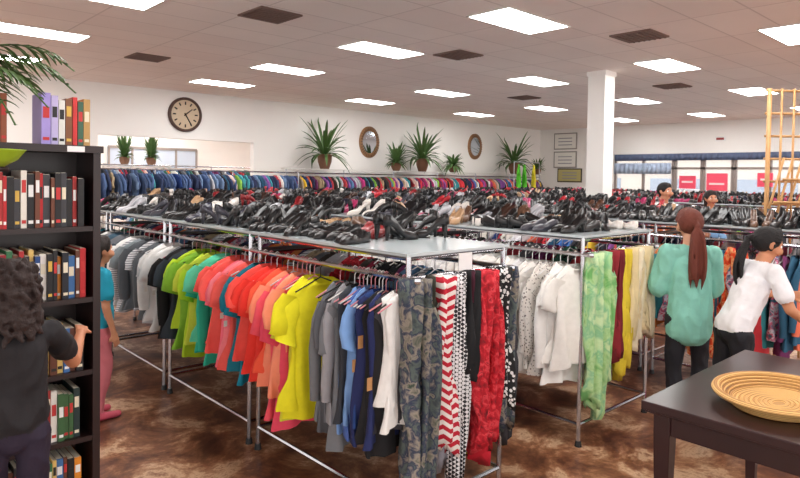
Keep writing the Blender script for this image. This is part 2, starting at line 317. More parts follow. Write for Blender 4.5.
for i,y in enumerate([1.72,1.82,1.92,2.02,2.12]): put(mb,PS['strip'][i],(5.16+.03*(i%2),y,RZ-.02),GI['orange'],(1,1,1,1),1.57,(1.1,1.3,1.0))
mb.build('garments',GM,e); hb.build('hangers',['plastic'],e)
for (x0,x1,y0,y1) in [(7.35,8.15,3.5,11.0),(9.0,9.72,4.6,11.2),(10.9,11.7,3.0,11.3),(12.8,13.6,2.5,11.4),(14.8,15.6,2.5,11.4),(16.8,17.6,3.5,11.4)]:
    e=empty('clothing_rack'); rack_frame(e,x0,x1,y0,y1,1.8)
    mb=MB(); fill(mb,None,x0,y0+.1,y1-.1,BRT+PAL,['lo'],.1,hang=False); fill(mb,None,x1,y0+.1,y1-.1,PAL,['lo'],.14,hang=False)
    mb.build('garments',GM,e)
    shoes_on('displayed_shoes',x0,x1,y0,y1,SZ+.008,3,red=.12,dens=.12)
shoes_on('displayed_shoes',1.98,2.72,2.5,7.4,SZ+.008,3)
shoes_on('displayed_shoes',3.54,4.48,2.2,9.6,SZ+.008,4)
shoes_on('displayed_shoes',5.4,6.32,1.25,10.4,SZ+.008,4,red=.08)
def xrail(name,x0,x1,y,z,pal,shelf=None,step=.075,mix=None):
    e=empty(name); mb=MB(); n=max(1,round((x1-x0)/1.8))
    cyl(mb,(x0,y,z),(x1,y,z),.015)
    for i in range(n+1):
        x=x0+(x1-x0)*i/n; cyl(mb,(x,y,0),(x,y,(shelf or z)),.015); 
        for s in(-1,1): cyl(mb,(x,y,.03),(x,y+s*.25,.015),.014)
    if shelf: box(mb,(x0,y-.22,shelf),(x1,y+.22,shelf+.02),1)
    mb.build('frame',['chrome','trim'],e,smooth=False)
    g=MB(); x=x0+.1
    while x<x1-.1:
        pl=mix if (mix and rng.random()<max(.12,(x-x0-1.8)/(x1-x0))) else pal
        put(g,rng.choice(PS['lo']),(x,y,z),0,rng.choice(pl),math.pi/2+rng.uniform(-.2,.2),(1,.8,rng.uniform(.9,1.2))); x+=step
    g.build('garments',['fabric'],e)
xrail('denim_rack',3.2,8.2,12.3,1.78,DEN,mix=PAL+BRT)
xrail('clothing_rail',8.5,19.3,13.3,1.78,BRT+PAL,shelf=1.87)
xrail('clothing_rail',3.4,9.5,15.2,1.9,PAL+DEN)
# ------------------------------------------------------------ room shell
CZ=3.57
mb=MB(); box(mb,(-6,-6,-.1),(20.15,20,0)); mb.build('floor',['floor'],smooth=False)
mb=MB(); box(mb,(-6,-6,CZ),(20.15,20,CZ+.1)); mb.build('ceiling',['ceil'],smooth=False)
mb=MB(); Y=13.8
box(mb,(-6,Y,0),(4.26,Y+.15,CZ)); box(mb,(4.26,Y,2.5),(7.88,Y+.15,CZ)); box(mb,(7.88,Y,0),(20,Y+.15,CZ)); mb.build('wall_back',['wall'],smooth=False)
mb=MB(); X=20
box(mb,(X,-6,0),(X+.15,5.0,CZ)); box(mb,(X,5.0,2.6),(X+.15,10.8,CZ)); box(mb,(X,10.8,0),(X+.15,13.95,CZ)); mb.build('wall_right',['wall'],smooth=False)
mb=MB(); box(mb,(-6,19.85,0),(20,20,CZ)); box(mb,(12,13.95,0),(12.1,19.85,CZ)); box(mb,(.5,13.95,0),(.6,19.85,CZ)); mb.build('wall_stockroom',['wall'],smooth=False)
mb=MB(); box(mb,(-6,Y-.015,0),(4.26,Y,.1)); box(mb,(7.88,Y-.015,0),(20,Y,.1)); mb.build('baseboard_back',['trim'],smooth=False)
mb=MB(); box(mb,(X-.015,-6,0),(X,5.0,.1)); box(mb,(X-.015,10.8,0),(X,13.8,.1)); mb.build('baseboard_right',['trim'],smooth=False)
mb=MB(); box(mb,(9.76,5.46,0),(10.08,5.78,CZ)); box(mb,(9.74,5.44,0),(10.1,5.8,.12)); box(mb,(9.74,5.44,CZ-.08),(10.1,5.8,CZ)); mb.build('column',['wall'],smooth=False)
def window(name,y0,y1,z0,z1,mid=True):
    mb=MB(); x0,x1=X+.03,X+.11
    for a,b in((y0,y0+.07),(y1-.07,y1)): box(mb,(x0,a,z0),(x1,b,z1))
    box(mb,(x0,y0,z0),(x1,y1,z0+.1)); box(mb,(x0,y0,z1-.09),(x1,y1,z1)); box(mb,(x0,y0,2.1),(x1,y1,2.17))
    if mid: box(mb,(x0,(y0+y1)/2-.04,z0),(x1,(y0+y1)/2+.04,z1))
    else: box(mb,(x0,y0,1.0),(x1,y1,1.1))
    box(mb,(X+.065,y0+.05,z0+.05),(X+.075,y1-.05,z1-.05),1)
    return mb.build(name,['bronze','glass'],smooth=False)
window('window_1',8.75,10.78,.0,2.58); window('window_2',5.02,6.95,.0,2.58)
for i,(a,b) in enumerate([(6.97,7.85),(7.86,8.73)]): window('door_%d'%(i+1),a,b,.02,2.58,mid=False)
for a,b,z0,z1 in((7.12,7.72,1.45,1.98),(8.05,8.55,1.5,1.9),(5.9,6.3,1.6,2.0)):
    mb=MB(); box(mb,(X-.012,a,z0),(X+.028,b,z1),0,C(245,84,110)); box(mb,(X-.014,a+.08,z0+.18),(X-.012,b-.08,z0+.24),0,C(245,220,220)); mb.build('poster',['plastic'],smooth=False)
def drape(name,y0,y1,z0,z1,m,n=60):
    mb=MB(); t=np.linspace(0,1,n); rows=[]
    for z in(z1,z0): rows.append(np.stack([X-.06+.025*np.sin(t*(y1-y0)*40),y0+(y1-y0)*t,np.full(n,z)],1))
    loft(mb,rows,closed=False); o=mb.build(name,[m]); s=o.modifiers.new('s','SOLIDIFY'); s.thickness=.004
drape('window_curtain',8.8,10.75,1.95,2.3,'sheer')
drape('window_valance',5.05,10.75,2.38,2.6,'bluetrim',120)
mb=MB(); box(mb,(20.2,-14,-.12),(45,34,-.02)); mb.build('pavement',['outside'],smooth=False)
mb=MB(); box(mb,(38,-14,-.02),(39,34,3.2)); 
for k in range(8): box(mb,(37.9,-10+k*5,.2),(38,-7+k*5,1.9),1)
mb.build('street_building',['outwall','sheer'],smooth=False)
def car(x,y,c):
    mb=MB(); pr=[(-2.1,.35,.7),(-2.0,.3,.85),(-1.3,.28,.95),(-.7,.28,1.42),(.6,.28,1.45),(1.3,.28,.98),(2.0,.3,.82),(2.15,.35,.65)]
    loft(mb,[np.array([(x-.8,y+a,b),(x-.85,y+a,(b+t)/2),(x-.62 if t>1.1 else x-.8,y+a,t),(x+.62 if t>1.1 else x+.8,y+a,t),(x+.85,y+a,(b+t)/2),(x+.8,y+a,b)]) for a,b,t in pr],0,c,cap=True)
    for a in(-1.3,1.35):
        for s in(-.82,.6): cyl(mb,(x+s,y+a,.31),(x+s+.22,y+a,.31),.33,seg=16,col=C(20,20,22))
    box(mb,(x-.76,y-.6,1.02),(x-.74,y+.5,1.3),0,C(30,36,44)); mb.build('parked_car',['plastic'])
car(25,10.6,C(190,190,195)); car(25.5,4.2,C(150,40,40))
def sign(name,y,z,w,h,col,fr=C(150,145,140)):
    mb=MB(); box(mb,(X-.03,y-w/2,z-h/2),(X-.002,y+w/2,z+h/2),0,fr); box(mb,(X-.034,y-w/2+.04,z-h/2+.04),(X-.03,y+w/2-.04,z+h/2-.04),0,col)
    for k in range(3): box(mb,(X-.037,y-w*.3,z-h*.25+k*h*.2),(X-.034,y+w*.3,z-h*.25+k*h*.2+.03),0,C(150,150,160))
    mb.build(name,['plastic'],smooth=False)
sign('framed_sign',12.7,3.12,.95,.6,C(240,238,232)); sign('framed_sign',12.7,2.45,.95,.6,C(240,238,232)); sign('framed_picture',12.5,1.88,1.0,.5,C(190,180,120),C(60,50,40))
mb=MB(); box(mb,(X-.03,7.2,2.95),(X,7.5,3.1),0,C(240,240,238)); box(mb,(X-.033,7.24,2.99),(X-.03,7.46,3.06),0,C(150,60,60)); mb.build('exit_sign',['plastic'],smooth=False)
mb=MB(); hx,hy=.61,.305
box(mb,(-hx,-hy,-.012),(hx,-hy+.02,0),0); box(mb,(-hx,hy-.02,-.012),(hx,hy,0),0); box(mb,(-hx,-hy,-.012),(-hx+.02,hy,0),0); box(mb,(hx-.02,-hy,-.012),(hx,hy,0),0)
box(mb,(-hx+.02,-hy+.02,-.008),(hx-.02,hy-.02,-.002),1)
L0=mb.build('ceiling_light',['trim','light'],smooth=False,loc=(2.15,7.0,CZ))
for gx in (2.15,6.1,10.05,14.0,18.0):
    for gy in (-.4,2.06,4.53,7.0,9.5,11.95):  # first two rows, mostly out of view, are extra fixtures added for lighting
        if (gx,gy)==(2.15,7.0): continue
        if (gx,gy)==(10.05,2.06): gx2,gy2=9.0,2.4
        else: gx2,gy2=gx,gy
        if gx==18.0 and gy>10: continue
        o=bpy.data.objects.new('ceiling_light',L0.data); o.location=(gx2,gy2,CZ); scene.collection.objects.link(o)
for p in [(3,15.2),(5.5,15.2),(8,15.2),(10.5,15.2),(4.2,17.2),(6.8,17.2),(9.4,17.2),(4.2,19),(7.5,19)]:  # stockroom fixtures, more of them added to brighten the dim interior
    o=bpy.data.objects.new('ceiling_light',L0.data); o.location=(p[0],p[1],CZ); scene.collection.objects.link(o)
mb=MB(); box(mb,(-.27,-.27,-.02),(.27,.27,0))
for k in range(7): box(mb,(-.25,-.24+k*.07,-.03),(.25,-.22+k*.07,-.02))
V0=mb.build('ceiling_vent',['vent'],smooth=False,loc=(3.87,6.43,CZ))
for p in [(3.9,10.2),(7.1,6.4),(7.74,3.87),(11.8,8.6),(12.2,5.4)]:
    o=bpy.data.objects.new('ceiling_vent',V0.data); o.location=(p[0],p[1],CZ); scene.collection.objects.link(o)
# clock
mb=MB(); a=np.linspace(0,2*math.pi,40,endpoint=False); cx,cz,R0=6.12,3.05,.39
def ringp(r,y): return np.stack([cx+r*np.cos(a),np.full(40,y),cz+r*np.sin(a)],1)
loft(mb,[ringp(R0,13.8),ringp(R0,13.74),ringp(R0*.97,13.72),ringp(R0*.86,13.73),ringp(R0*.84,13.76)],0,C(70,44,34))
mb.add(ringp(R0*.85,13.755),[tuple(range(40))],0,C(200,178,150))
for k in range(12):
    t=k*math.pi/6; Rr=Matrix.Rotation(-t,4,'Y'); box(mb,(-.014,-.004,.22),(.014,.004,.29),0,C(30,25,25),Rr,(cx,13.75,cz))
for t,l in((.9,.2),(2.6,.27)): box(mb,(-.012,-.004,-.04),(.012,.004,l),0,C(20,20,20),Matrix.Rotation(t,4,'Y'),(cx,13.743,cz))
mb.build('wall_clock',['plastic'])
def mirror(cx,cz,rx,rz):
    mb=MB(); a=np.linspace(0,2*math.pi,32,endpoint=False)
    P=lambda k,y: np.stack([cx+rx*k*np.cos(a),np.full(32,y),cz+rz*k*np.sin(a)],1)
    loft(mb,[P(1,13.8),P(1,13.75),P(.9,13.73),P(.7,13.76)],0,C(150,108,70))
    for k in range(32):
        t=a[k]; cyl(mb,(cx+rx*.95*math.cos(t),13.74,cz+rz*.95*math.sin(t)),(cx+rx*.75*math.cos(t),13.735,cz+rz*.75*math.sin(t)),.018,.01,5,0,C(100,70,48))
    mb.add(P(.71,13.757),[tuple(range(32))],1); mb.build('oval_mirror',['plastic','mirror'])
mirror(11.57,2.7,.36,.45); mirror(16.2,2.78,.34,.43)
# plants
def leafp(mb,base,az,L,rise,droop,w,n=7,mi=0):
    dx,dy=math.cos(az),math.sin(az); px,py=-dy,dx; v=[];f=[]
    for i in range(n+1):
        t=i/n; h=rise*L*t-droop*L*t*t; d=L*t*math.cos(min(1.2,rise)*.5); ww=w*math.sin(math.pi*min(1,(t*.85+.12)))**.7
        if i==n: ww=.002
        c=(base[0]+dx*d,base[1]+dy*d,base[2]+h)
        v+= [(c[0]+px*ww,c[1]+py*ww,c[2]+ww*.3),(c[0],c[1],c[2]-ww*.2),(c[0]-px*ww,c[1]-py*ww,c[2]+ww*.3)]
    v=[(a,min(b,13.72) if 12<base[1]<13.7 else b,c) for a,b,c in v]
    for i in range(n):
        b=i*3; f+=[(b,b+1,b+4,b+3),(b+1,b+2,b+5,b+4)]
    mb.add(v,f,mi)
def potm(mb,p,pr,ph): lathe(mb,[(0,0),(pr*.6,0),(pr*.95,ph*.5),(pr,ph*.9),(pr*1.08,ph*.92),(pr*1.08,ph),(pr*.9,ph),(pr*.85,ph*.85),(0,ph*.85)],p,16,1)
def plant(name,p,pr,ph,n,L,w,up=1.0,stem=0.0,droop=.75):
    mb=MB(); potm(mb,p,pr,ph)
    b=(p[0],p[1],p[2]+ph*.85+stem)
    if stem: cyl(mb,(p[0],p[1],p[2]+ph*.8),b,.03,.02,6,1)
    for i in range(n):
        t=i/n; leafp(mb,b,i*2.4+rng.uniform(-.3,.3),L*rng.uniform(.75,1.05),up*(.35+1.5*t),droop*(1-.5*t)*rng.uniform(.8,1.2),w)
    mb.build(name,['leaf','pot'])
def palm(name,p,n,L,parent=None):
    mb=MB(); potm(mb,p,.09,.16); b=np.array((p[0],p[1],p[2]+.30)); cyl(mb,(p[0],p[1],p[2]+.12),b,.02,.015,6,1)
    for i in range(n):
        az=i*2.4; dx,dy=math.cos(az),math.sin(az); l=L*rng.uniform(.8,1.05); rise=rng.uniform(.35,1.0); pts=[]
        for k in range(13):
            t=k/12; pts.append(b+np.array((dx*l*t*.85,dy*l*t*.85,rise*l*t-.8*l*t*t)))
        tube(mb,pts,.004,5)
        for k in range(2,13):
            for s in(-1,1):
                ll=.2*math.sin(math.pi*min(1,k/13+.12)); leafp(mb,pts[k],az+s*.75,ll,.1,.55,.012,4)
    mb.build(name,['leaf','pot'],parent)
for x in(9.6,13.15,17.6): plant('potted_yucca',(x,13.2,1.89),.19,.38,46,.84,.04,1.0,droop=.9)
plant('potted_fern',(12.1,13.2,1.89),.15,.22,70,.4,.035,1.2,droop=.9); plant('potted_fern',(14.5,13.2,1.89),.16,.2,70,.42,.035,.9,droop=1.1); plant('potted_fern',(19.0,13.2,1.89),.13,.2,40,.35,.03)
mb=MB(); box(mb,(6.4,19.8,1.9),(9.2,19.85,2.5),0,C(196,208,224)); 
for k in range(5): box(mb,(6.4+k*.69,19.77,1.9),(6.46+k*.69,19.8,2.5),0,C(150,140,134))
box(mb,(6.4,19.77,2.46),(9.2,19.8,2.54),0,C(150,140,134)); mb.build('window_3',['plastic'],smooth=False)
for x in(5.5,6.15): plant('potted_fern',(x,15.8,1.9),.12,.2,80,.26,.03,1.7,droop=.8)
mb=MB(); box(mb,(4.9,15.6,1.87),(6.6,16.0,1.9)); 
for x in(4.95,6.55):
    for y in(15.63,15.97): box(mb,(x-.02,y-.02,0),(x+.02,y+.02,1.87))
for z in(.3,.9,1.4): box(mb,(4.9,15.6,z),(6.6,16.0,z+.03))
mb.build('plant_shelf',['trim'],smooth=False)
e=empty('displayed_shirts'); mb=MB(); hb=MB(); g=C(160,160,165)
cyl(hb,(15.95,11.95,2.25),(17.3,11.95,2.25),.015,col=g); cyl(hb,(15.95,11.95,0),(15.95,11.95,2.25),.015,col=g); cyl(hb,(17.3,11.95,0),(17.3,11.95,2.25),.015,col=g)
for x,c in((16.2,C(90,200,50)),(16.5,C(90,190,50)),(17.0,C(230,210,50))): put(mb,PS['tee'][1],(x,11.95,2.25),0,c,.6)
mb.build('garments',['fabric'],e); hb.build('rail',['plastic'],e)
# ------------------------------------------------------------ bookcase
e=empty('bookcase'); mb=MB(); bx0,bx1,by0,by1,bh=.14,1.06,3.38,3.68,1.83
for a in (bx0,bx1-.035): box(mb,(a,by0,0),(a+.035,by1,bh))
box(mb,(bx0+.035,by1-.012,.0),(bx1-.035,by1,bh)); box(mb,(bx0-.01,by0-.012,bh-.03),(bx1+.01,by1+.005,bh+.005)); box(mb,(bx0+.035,by0+.01,0),(bx1-.035,by0+.03,.08))
SHZ=[.08,.36,.70,1.07,1.43]
for z in SHZ: box(mb,(bx0+.035,by0+.004,z-.025),(bx1-.035,by1-.012,z))
mb.build('case',['darkwood'],e,smooth=False)
BC=[C(*c) for c in [(240,236,228),(24,28,40),(190,34,40),(30,70,130),(50,110,70),(225,190,110),(100,56,38),(24,24,28),(30,30,34),(150,24,44),(225,140,40),(60,110,170),(245,245,245),(170,40,44),(40,90,110)]]
mb=MB()
def book(x,w,y,d,z,h,c,tilt=0):
    R=Matrix.Rotation(tilt,4,'Y'); o=(x,y,z)
    box(mb,(0,0,0),(w,d,h),0,c,R,o); box(mb,(.0025,.01,.003),(w-.0025,d+.004,h+.0015),0,C(232,224,205),R,o)
    c2=rng.choice([C(235,225,200),C(220,180,80),C(30,30,30),C(240,240,240),C(200,50,50)])
    z0=h*rng.uniform(.5,.65); box(mb,(w*.15,-.0012,z0),(w*.85,0,z0+h*.22),0,c2,R,o); box(mb,(w*.15,-.0012,h*.08),(w*.85,0,h*.14),0,c2,R,o)
for r,(z,hm) in enumerate(zip(SHZ,[.2,.26,.25,.25,.27])):
    x=bx0+.045
    while x<bx1-.085:
        w=rng.uniform(.014,.032); h=hm*rng.uniform(.84,1.02)
        if x+w>bx1-.045: break
        c=rng.choice(BC)
        if r==1: c=rng.choice([C(235,232,225),C(225,220,210),C(60,100,60),C(200,200,190),C(150,40,40),C(30,50,50)])
        if r==4: c=rng.choice([C(190,30,36),C(24,22,26),C(24,22,26),C(236,230,220),C(170,40,40),C(60,60,66),C(110,60,40)])
        book(x,w,by0+.02+rng.uniform(0,.03),.2,z,h,c,0); x+=w+.0015
for x,w,h,c in [(.56,.03,.26,C(110,50,40)),(.595,.03,.22,C(190,50,40)),(.63,.025,.23,C(150,80,50)),(.80,.04,.25,C(165,150,220)),(.843,.03,.24,C(190,180,225)),(.876,.028,.22,C(225,225,220)),(.907,.03,.23,C(130,80,50)),(.94,.02,.24,C(210,50,50)),(.963,.025,.22,C(60,100,80)),(.99,.03,.235,C(190,150,90))]:
    book(x,w,by0+.04,.18,bh+.006,h,c)
mb.build('books',['paper'],e,smooth=False)
mb=MB(); box(mb,(.9,by0-.014,bh-.028),(.98,by0-.012,bh),0,C(240,240,240)); mb.build('shelf_label',['plastic'],e,smooth=False)
palm('potted_palm',(.40,3.54,bh+.006),15,.66,e)
mb=MB(); lathe(mb,[(0,0),(.05,.0),(.1,.03),(.13,.07),(.135,.075),(.125,.07),(.09,.035),(0,.012)],(.56,3.23,1.722),20,0,C(170,205,50)); box(mb,(.5,3.2,1.70),(.62,3.366,1.722),0,C(46,26,24)); mb.build('green_bowl',['plastic'],e)
# ------------------------------------------------------------ table + basket
mb=MB(); tx0,tx1,ty0,ty1=2.62,3.88,.25,1.26
box(mb,(tx0,ty0,.712),(tx1,ty1,.75)); box(mb,(tx0+.012,ty0+.012,.70),(tx1-.012,ty1-.012,.712))
box(mb,(tx0+.05,ty0+.05,.61),(tx1-.05,ty0+.07,.70)); box(mb,(tx0+.05,ty1-.07,.61),(tx1-.05,ty1-.05,.70)); box(mb,(tx0+.05,ty0+.05,.61),(tx0+.07,ty1-.05,.70)); box(mb,(tx1-.07,ty0+.05,.61),(tx1-.05,ty1-.05,.70))
for x in(tx0+.075,tx1-.075):
    for y in(ty0+.075,ty1-.075):
        loft(mb,[np.array([(x-s,y-s,z),(x+s,y-s,z),(x+s,y+s,z),(x-s,y+s,z)]) for s,z in((.022,0),(.036,.6),(.036,.70))],cap=True)
t=mb.build('wooden_table',['table'],smooth=False); bv=t.modifiers.new('b','BEVEL'); bv.width=.004; bv.segments=2
mb=MB(); bc=(3.02,.84,.751)
def el(rx,ry,z,n=48,wob=0):
    a=np.linspace(0,2*math.pi,n,endpoint=False); k=1+wob*np.sin(a*24)
    return np.stack([bc[0]+rx*k*np.cos(a),bc[1]+ry*k*np.sin(a),np.full(n,bc[2]+z)],1)
for i in range(9):
    rx=.05+i*.021; ry=.03+i*.018
    loft(mb,[el(rx-.011,ry-.009,.003),el(rx-.005,ry-.004,.012),el(rx+.005,ry+.004,.012),el(rx+.011,ry+.009,.003)],0)
for i in range(4):
    rx=.225+i*.014; ry=.18+i*.014; z=.012+i*.010
    loft(mb,[el(rx+.008*math.cos(q),ry+.008*math.cos(q),z+.008*math.sin(q),wob=.012*(1 if i%2 else -1)) for q in np.linspace(0,2*math.pi,9)],0)
loft(mb,[el(.285+.017*math.cos(q),.24+.017*math.cos(q),.054+.013*math.sin(q),wob=.008) for q in np.linspace(0,2*math.pi,9)],0)
mb.add(np.vstack([el(.05,.03,.004)]),[tuple(range(48))])
mb.build('wicker_basket',['wicker'])
# wooden lattice screen
mb=MB(); o=np.array([6.80,2.02,0]); R=Matrix.Rotation(math.radians(-43),4,'Z')
def W(x,z,y=0): 
    v=R@Vector((x,y,0)); return (o[0]+v.x,o[1]+v.y,z)
for k in range(7): cyl(mb,W(-.04+k*.12,.0),W(-.04+k*.12,2.62),.011 if k%6 else .022,seg=8)
for z in (.15,.6,1.05,1.5,1.72,1.94,2.16,2.38,2.6): cyl(mb,W(-.07,z,.012),W(.71,z,.012),.012)
for k in range(4): cyl(mb,W(-.12+.09*k,1.2,-.06),W(.10+.09*k,1.95,-.03),.012)
for k in range(3): cyl(mb,W(-.09+.08*k,1.3+.22*k,-.07),W(.20+.08*k,1.3+.22*k,-.07),.012)
cyl(mb,W(-.12,0,-.06),W(-.12,1.22,-.06),.014)
mb.build('wooden_lattice_screen',['bamboo'])
# ------------------------------------------------------------ people
def V(*a): return np.array(a,float)
def prim(label,p0,p1,r0,r1=None,su=1,sv=1,lat=(1,0,0)):
    return (label,V(*p0),V(*p1),r0,r0 if r1 is None else r1,su,sv,V(*lat))
def frame(p):
    d=p[2]-p[1]; L=np.linalg.norm(d); d=d/L if L>1e-6 else V(0,0,1)
    u=p[7]-d*np.dot(p[7],d)
    if np.linalg.norm(u)<1e-3: u=V(0,1,0)-d*d[1]
    u/=np.linalg.norm(u); return d,u,np.cross(d,u),L
def primmesh(mb,p,seg=14):
    d,u,w,L=frame(p); a=np.linspace(0,2*math.pi,seg,endpoint=False); rings=[]
    for k in range(5):
        th=-math.pi/2+ (k+.15)/4.15*math.pi/2; rings.append(p[1]+d*p[3]*math.sin(th)+p[3]*math.cos(th)*(np.outer(np.cos(a),u)*p[5]+np.outer(np.sin(a),w)*p[6]))
    for k in range(5):
        th=(k)/4.15*math.pi/2; rings.append(p[2]+d*p[4]*math.sin(th)+p[4]*math.cos(th)*(np.outer(np.cos(a),u)*p[5]+np.outer(np.sin(a),w)*p[6]))
    loft(mb,rings,cap=True)
def skinned(name,prims,matmap,parent,voxel,smooth=3,folds=0):
    mb=MB()
    for p in prims: primmesh(mb,p)
    ob=mb.build(name+'_tmp',[]); m=ob.modifiers.new('r','REMESH'); m.mode='VOXEL'; m.voxel_size=voxel
    s=ob.modifiers.new('s','SMOOTH'); s.factor=.5; s.iterations=smooth
    dg=bpy.context.evaluated_depsgraph_get(); me=bpy.data.meshes.new_from_object(ob.evaluated_get(dg)); bpy.data.objects.remove(ob)
    n=len(me.polygons); cen=np.empty(n*3); me.polygons.foreach_get('center',cen); cen=cen.reshape(-1,3)
    labels=list(matmap.keys()); best=np.full(n,1e9); idx=np.zeros(n,int)
    for p in prims:
        d,u,w,L=frame(p); q=cen-p[1]; t=np.clip(q@d/max(L,1e-6),0,1); q=q-np.outer(t*L,d)
        r=p[3]+(p[4]-p[3])*t; D=(np.sqrt((q@d)**2+(q@u/p[5])**2+(q@w/p[6])**2)-r); k=D<best; best[k]=D[k]; idx[k]=labels.index(p[0])
    if folds:
        ci=[labels.index(l) for l in('shirt','pants')]; cl=set(); 
        for pi,pl in enumerate(me.polygons):
            if idx[pi] in ci: cl.update(pl.vertices)
        off=[]
        for vi in cl:
            v=me.vertices[vi]; c=v.co
            q=Vector((c.x*9,c.y*9,c.z*5)); a=mnoise.noise(q+Vector((mnoise.noise(q*.7),0,0)))
            f=1-abs(mnoise.noise(q*1.6+Vector((7,3,1)))*2)
            off.append((vi,v.normal*(folds*(a*1.2+f*.8-.3))))
        for vi,o_ in off: me.vertices[vi].co+=o_
    me.materials.clear()
    for l in labels: me.materials.append(matmap[l])
    me.polygons.foreach_set('material_index',idx.tolist()); me.polygons.foreach_set('use_smooth',[True]*n); me.update(); me.name=name
    o=bpy.data.objects.new(name,me); scene.collection.objects.link(o); o.parent=parent; return o
MC={}
def cm(col,rough=.8,kind='cloth'):
    k=(col,kind)
    if k not in MC: MC[k]=mat(kind+'_%d'%len(MC),col,rough,noise=.12 if kind!='skin' else .04,nscale=20,bump=.5 if kind=='hair' else (.05 if kind=='skin' else .3),bscale=140 if kind!='cloth' else 30)
    return MC[k]
def hand(P,wr,fd,pn,side,H,curl=.5):
    fd=fd/np.linalg.norm(fd); pn=pn-fd*np.dot(pn,fd); pn/=np.linalg.norm(pn); sd=np.cross(fd,pn)*side; s=H/1.6
    P.append(prim('skin',wr,wr+fd*.06*s,.019*s,.021*s,1.6,.75,sd))
    kn=wr+fd*.078*s
    for i,(o,l) in enumerate([(.027,.062),(.009,.072),(-.009,.067),(-.027,.052)]):
        b=kn+sd*o*s; d1=fd*math.cos(curl*.6)+pn*math.sin(curl*.6); m=b+d1*l*.5*s; d2=fd*math.cos(curl*1.6)+pn*math.sin(curl*1.6)
        P.append(prim('skin',b-fd*.012*s,m,.0092*s,.0085*s)); P.append(prim('skin',m,m+d2*l*.5*s,.0085*s,.007*s))
    b=wr+fd*.02*s+sd*.024*s; d=fd*.65+sd*.7+pn*.25; m=b+d*.032*s; P.append(prim('skin',b,m,.012*s,.010*s)); P.append(prim('skin',m,m+(fd*.85+sd*.3+pn*.35)*.028*s,.010*s,.008*s))
def person(name,loc,rz,H,J={},skin=C(200,140,108),shirt=C(200,200,200),pants=C(25,25,30),shoe_c=C(60,60,60),hair=C(25,18,16),hs=.138,sleeve=1,hstyle='pony',extra=[],voxel=.008,hf=(0,1,0),hu=(0,0,1),fat=1.0,handdirs={}):
    E=empty(name,loc,rz); j=dict(pelvis=(0,0,.53),waist=(0,0,.63),chest=(0,0,.75),neck=(0,-.005,.835),head=(0,.012,.928),
     shL=(-.1,0,.805),elL=(-.128,-.012,.64),wrL=(-.132,.03,.49),shR=(.1,0,.805),elR=(.128,-.012,.64),wrR=(.132,.03,.49),
     hipL=(-.052,0,.5),knL=(-.056,.012,.285),anL=(-.056,-.012,.05),toL=(-.066,.085,.022),hipR=(.052,0,.5),knR=(.056,.012,.285),anR=(.056,-.012,.05),toR=(.066,.085,.022))
    j.update(J); j={k:V(*v)*H for k,v in j.items()}; P=[]
    lat=j['shR']-j['shL']; lat/=np.linalg.norm(lat)
    P.append(prim('pants',j['pelvis']-V(0,0,.02*H),j['pelvis']+V(0,0,.01*H),.064*H,.062*H,1.35,1,lat))
    P.append(prim('shirt',j['pelvis']+V(0,0,.015*H),j['waist'],.066*H*fat,.060*H*fat,1.4,1.0,lat)); P.append(prim('shirt',j['waist'],j['chest'],.060*H*fat,.064*H*fat,1.38,1,lat))
    P.append(prim('shirt',j['shL']*.85+j['shR']*.15,j['shR']*.85+j['shL']*.15,.036*H)); P.append(prim('shirt',j['chest'],(j['shL']+j['shR'])/2,.062*H*fat,.042*H,1.4,1,lat))
    P.append(prim('skin',(j['shL']+j['shR'])/2,j['neck']+ (j['head']-j['neck'])*.4,.034*H,.031*H))
    for s in 'LR':
        sh,el_,wr=j['sh'+s],j['el'+s],j['wr'+s]
        P.append(prim('skin',sh,el_,.029*H,.023*H)); P.append(prim('skin',el_,wr,.023*H,.0145*H,1.05,.95))
        if sleeve==1: P.append(prim('shirt',sh,sh+(el_-sh)*.62,.036*H,.037*H))
        elif sleeve==2: P.append(prim('shirt',sh,el_,.036*H,.031*H)); P.append(prim('shirt',el_,el_+(wr-el_)*.92,.031*H,.024*H))
        fd=wr-el_; fd/=np.linalg.norm(fd); hd=handdirs.get(s)
        if hd: fd=V(*hd[0]); pn=V(*hd[1])
        else: pn=V(1 if s=='L' else -1,.0,.1)
        hand(P,wr,fd,pn,(-1 if s=='R' else 1),H,.55)
        hp,kn,an,to=j['hip'+s],j['kn'+s],j['an'+s],j['to'+s]
        P.append(prim('pants',hp,kn,.052*H,.035*H)); P.append(prim('pants',kn,kn+(an-kn)*.35,.035*H,.036*H)); P.append(prim('pants',kn+(an-kn)*.35,an+(kn-an)*.04,.036*H,.025*H))
        P.append(prim('skin',an,an+V(0,0,.03*H),.02*H))
        f=to-an; f[2]=0; f/=np.linalg.norm(f)+1e-9; hz=.022*H; heel=V(an[0],an[1],hz)-f*.018*H
        P.append(prim('shoe',heel,V(to[0],to[1],hz*.9),hz,hz*.85,1.25,1,np.cross(f,V(0,0,1)))); P.append(prim('shoe',V(an[0],an[1],hz),V(an[0],an[1],.05*H),.026*H,.022*H))
    hh=H*hs; hf_=V(*hf); hf_/=np.linalg.norm(hf_); hu_=V(*hu); hu_=hu_-hf_*np.dot(hu_,hf_); hu_/=np.linalg.norm(hu_); hr=np.cross(hf_,hu_); hc=j['head']
    T=lambda x,y,z: hc+(hr*x+hf_*y+hu_*z)*hh
    def hp_(l,a,b,r0,r1,su=1,sv=1,lt=None): P.append(prim(l,T(*a),T(*b),r0*hh,r1*hh,su,sv,hr if lt is None else lt))
    hp_('skin',(0,-.05,.1),(0,-.05,.101+.02),.38,.38,.93,1.14); hp_('skin',(0,.08,-.12),(0,.13,-.27),.31,.2); hp_('skin',(0,.2,-.36),(0,.21,-.365),.1,.1,1.2)
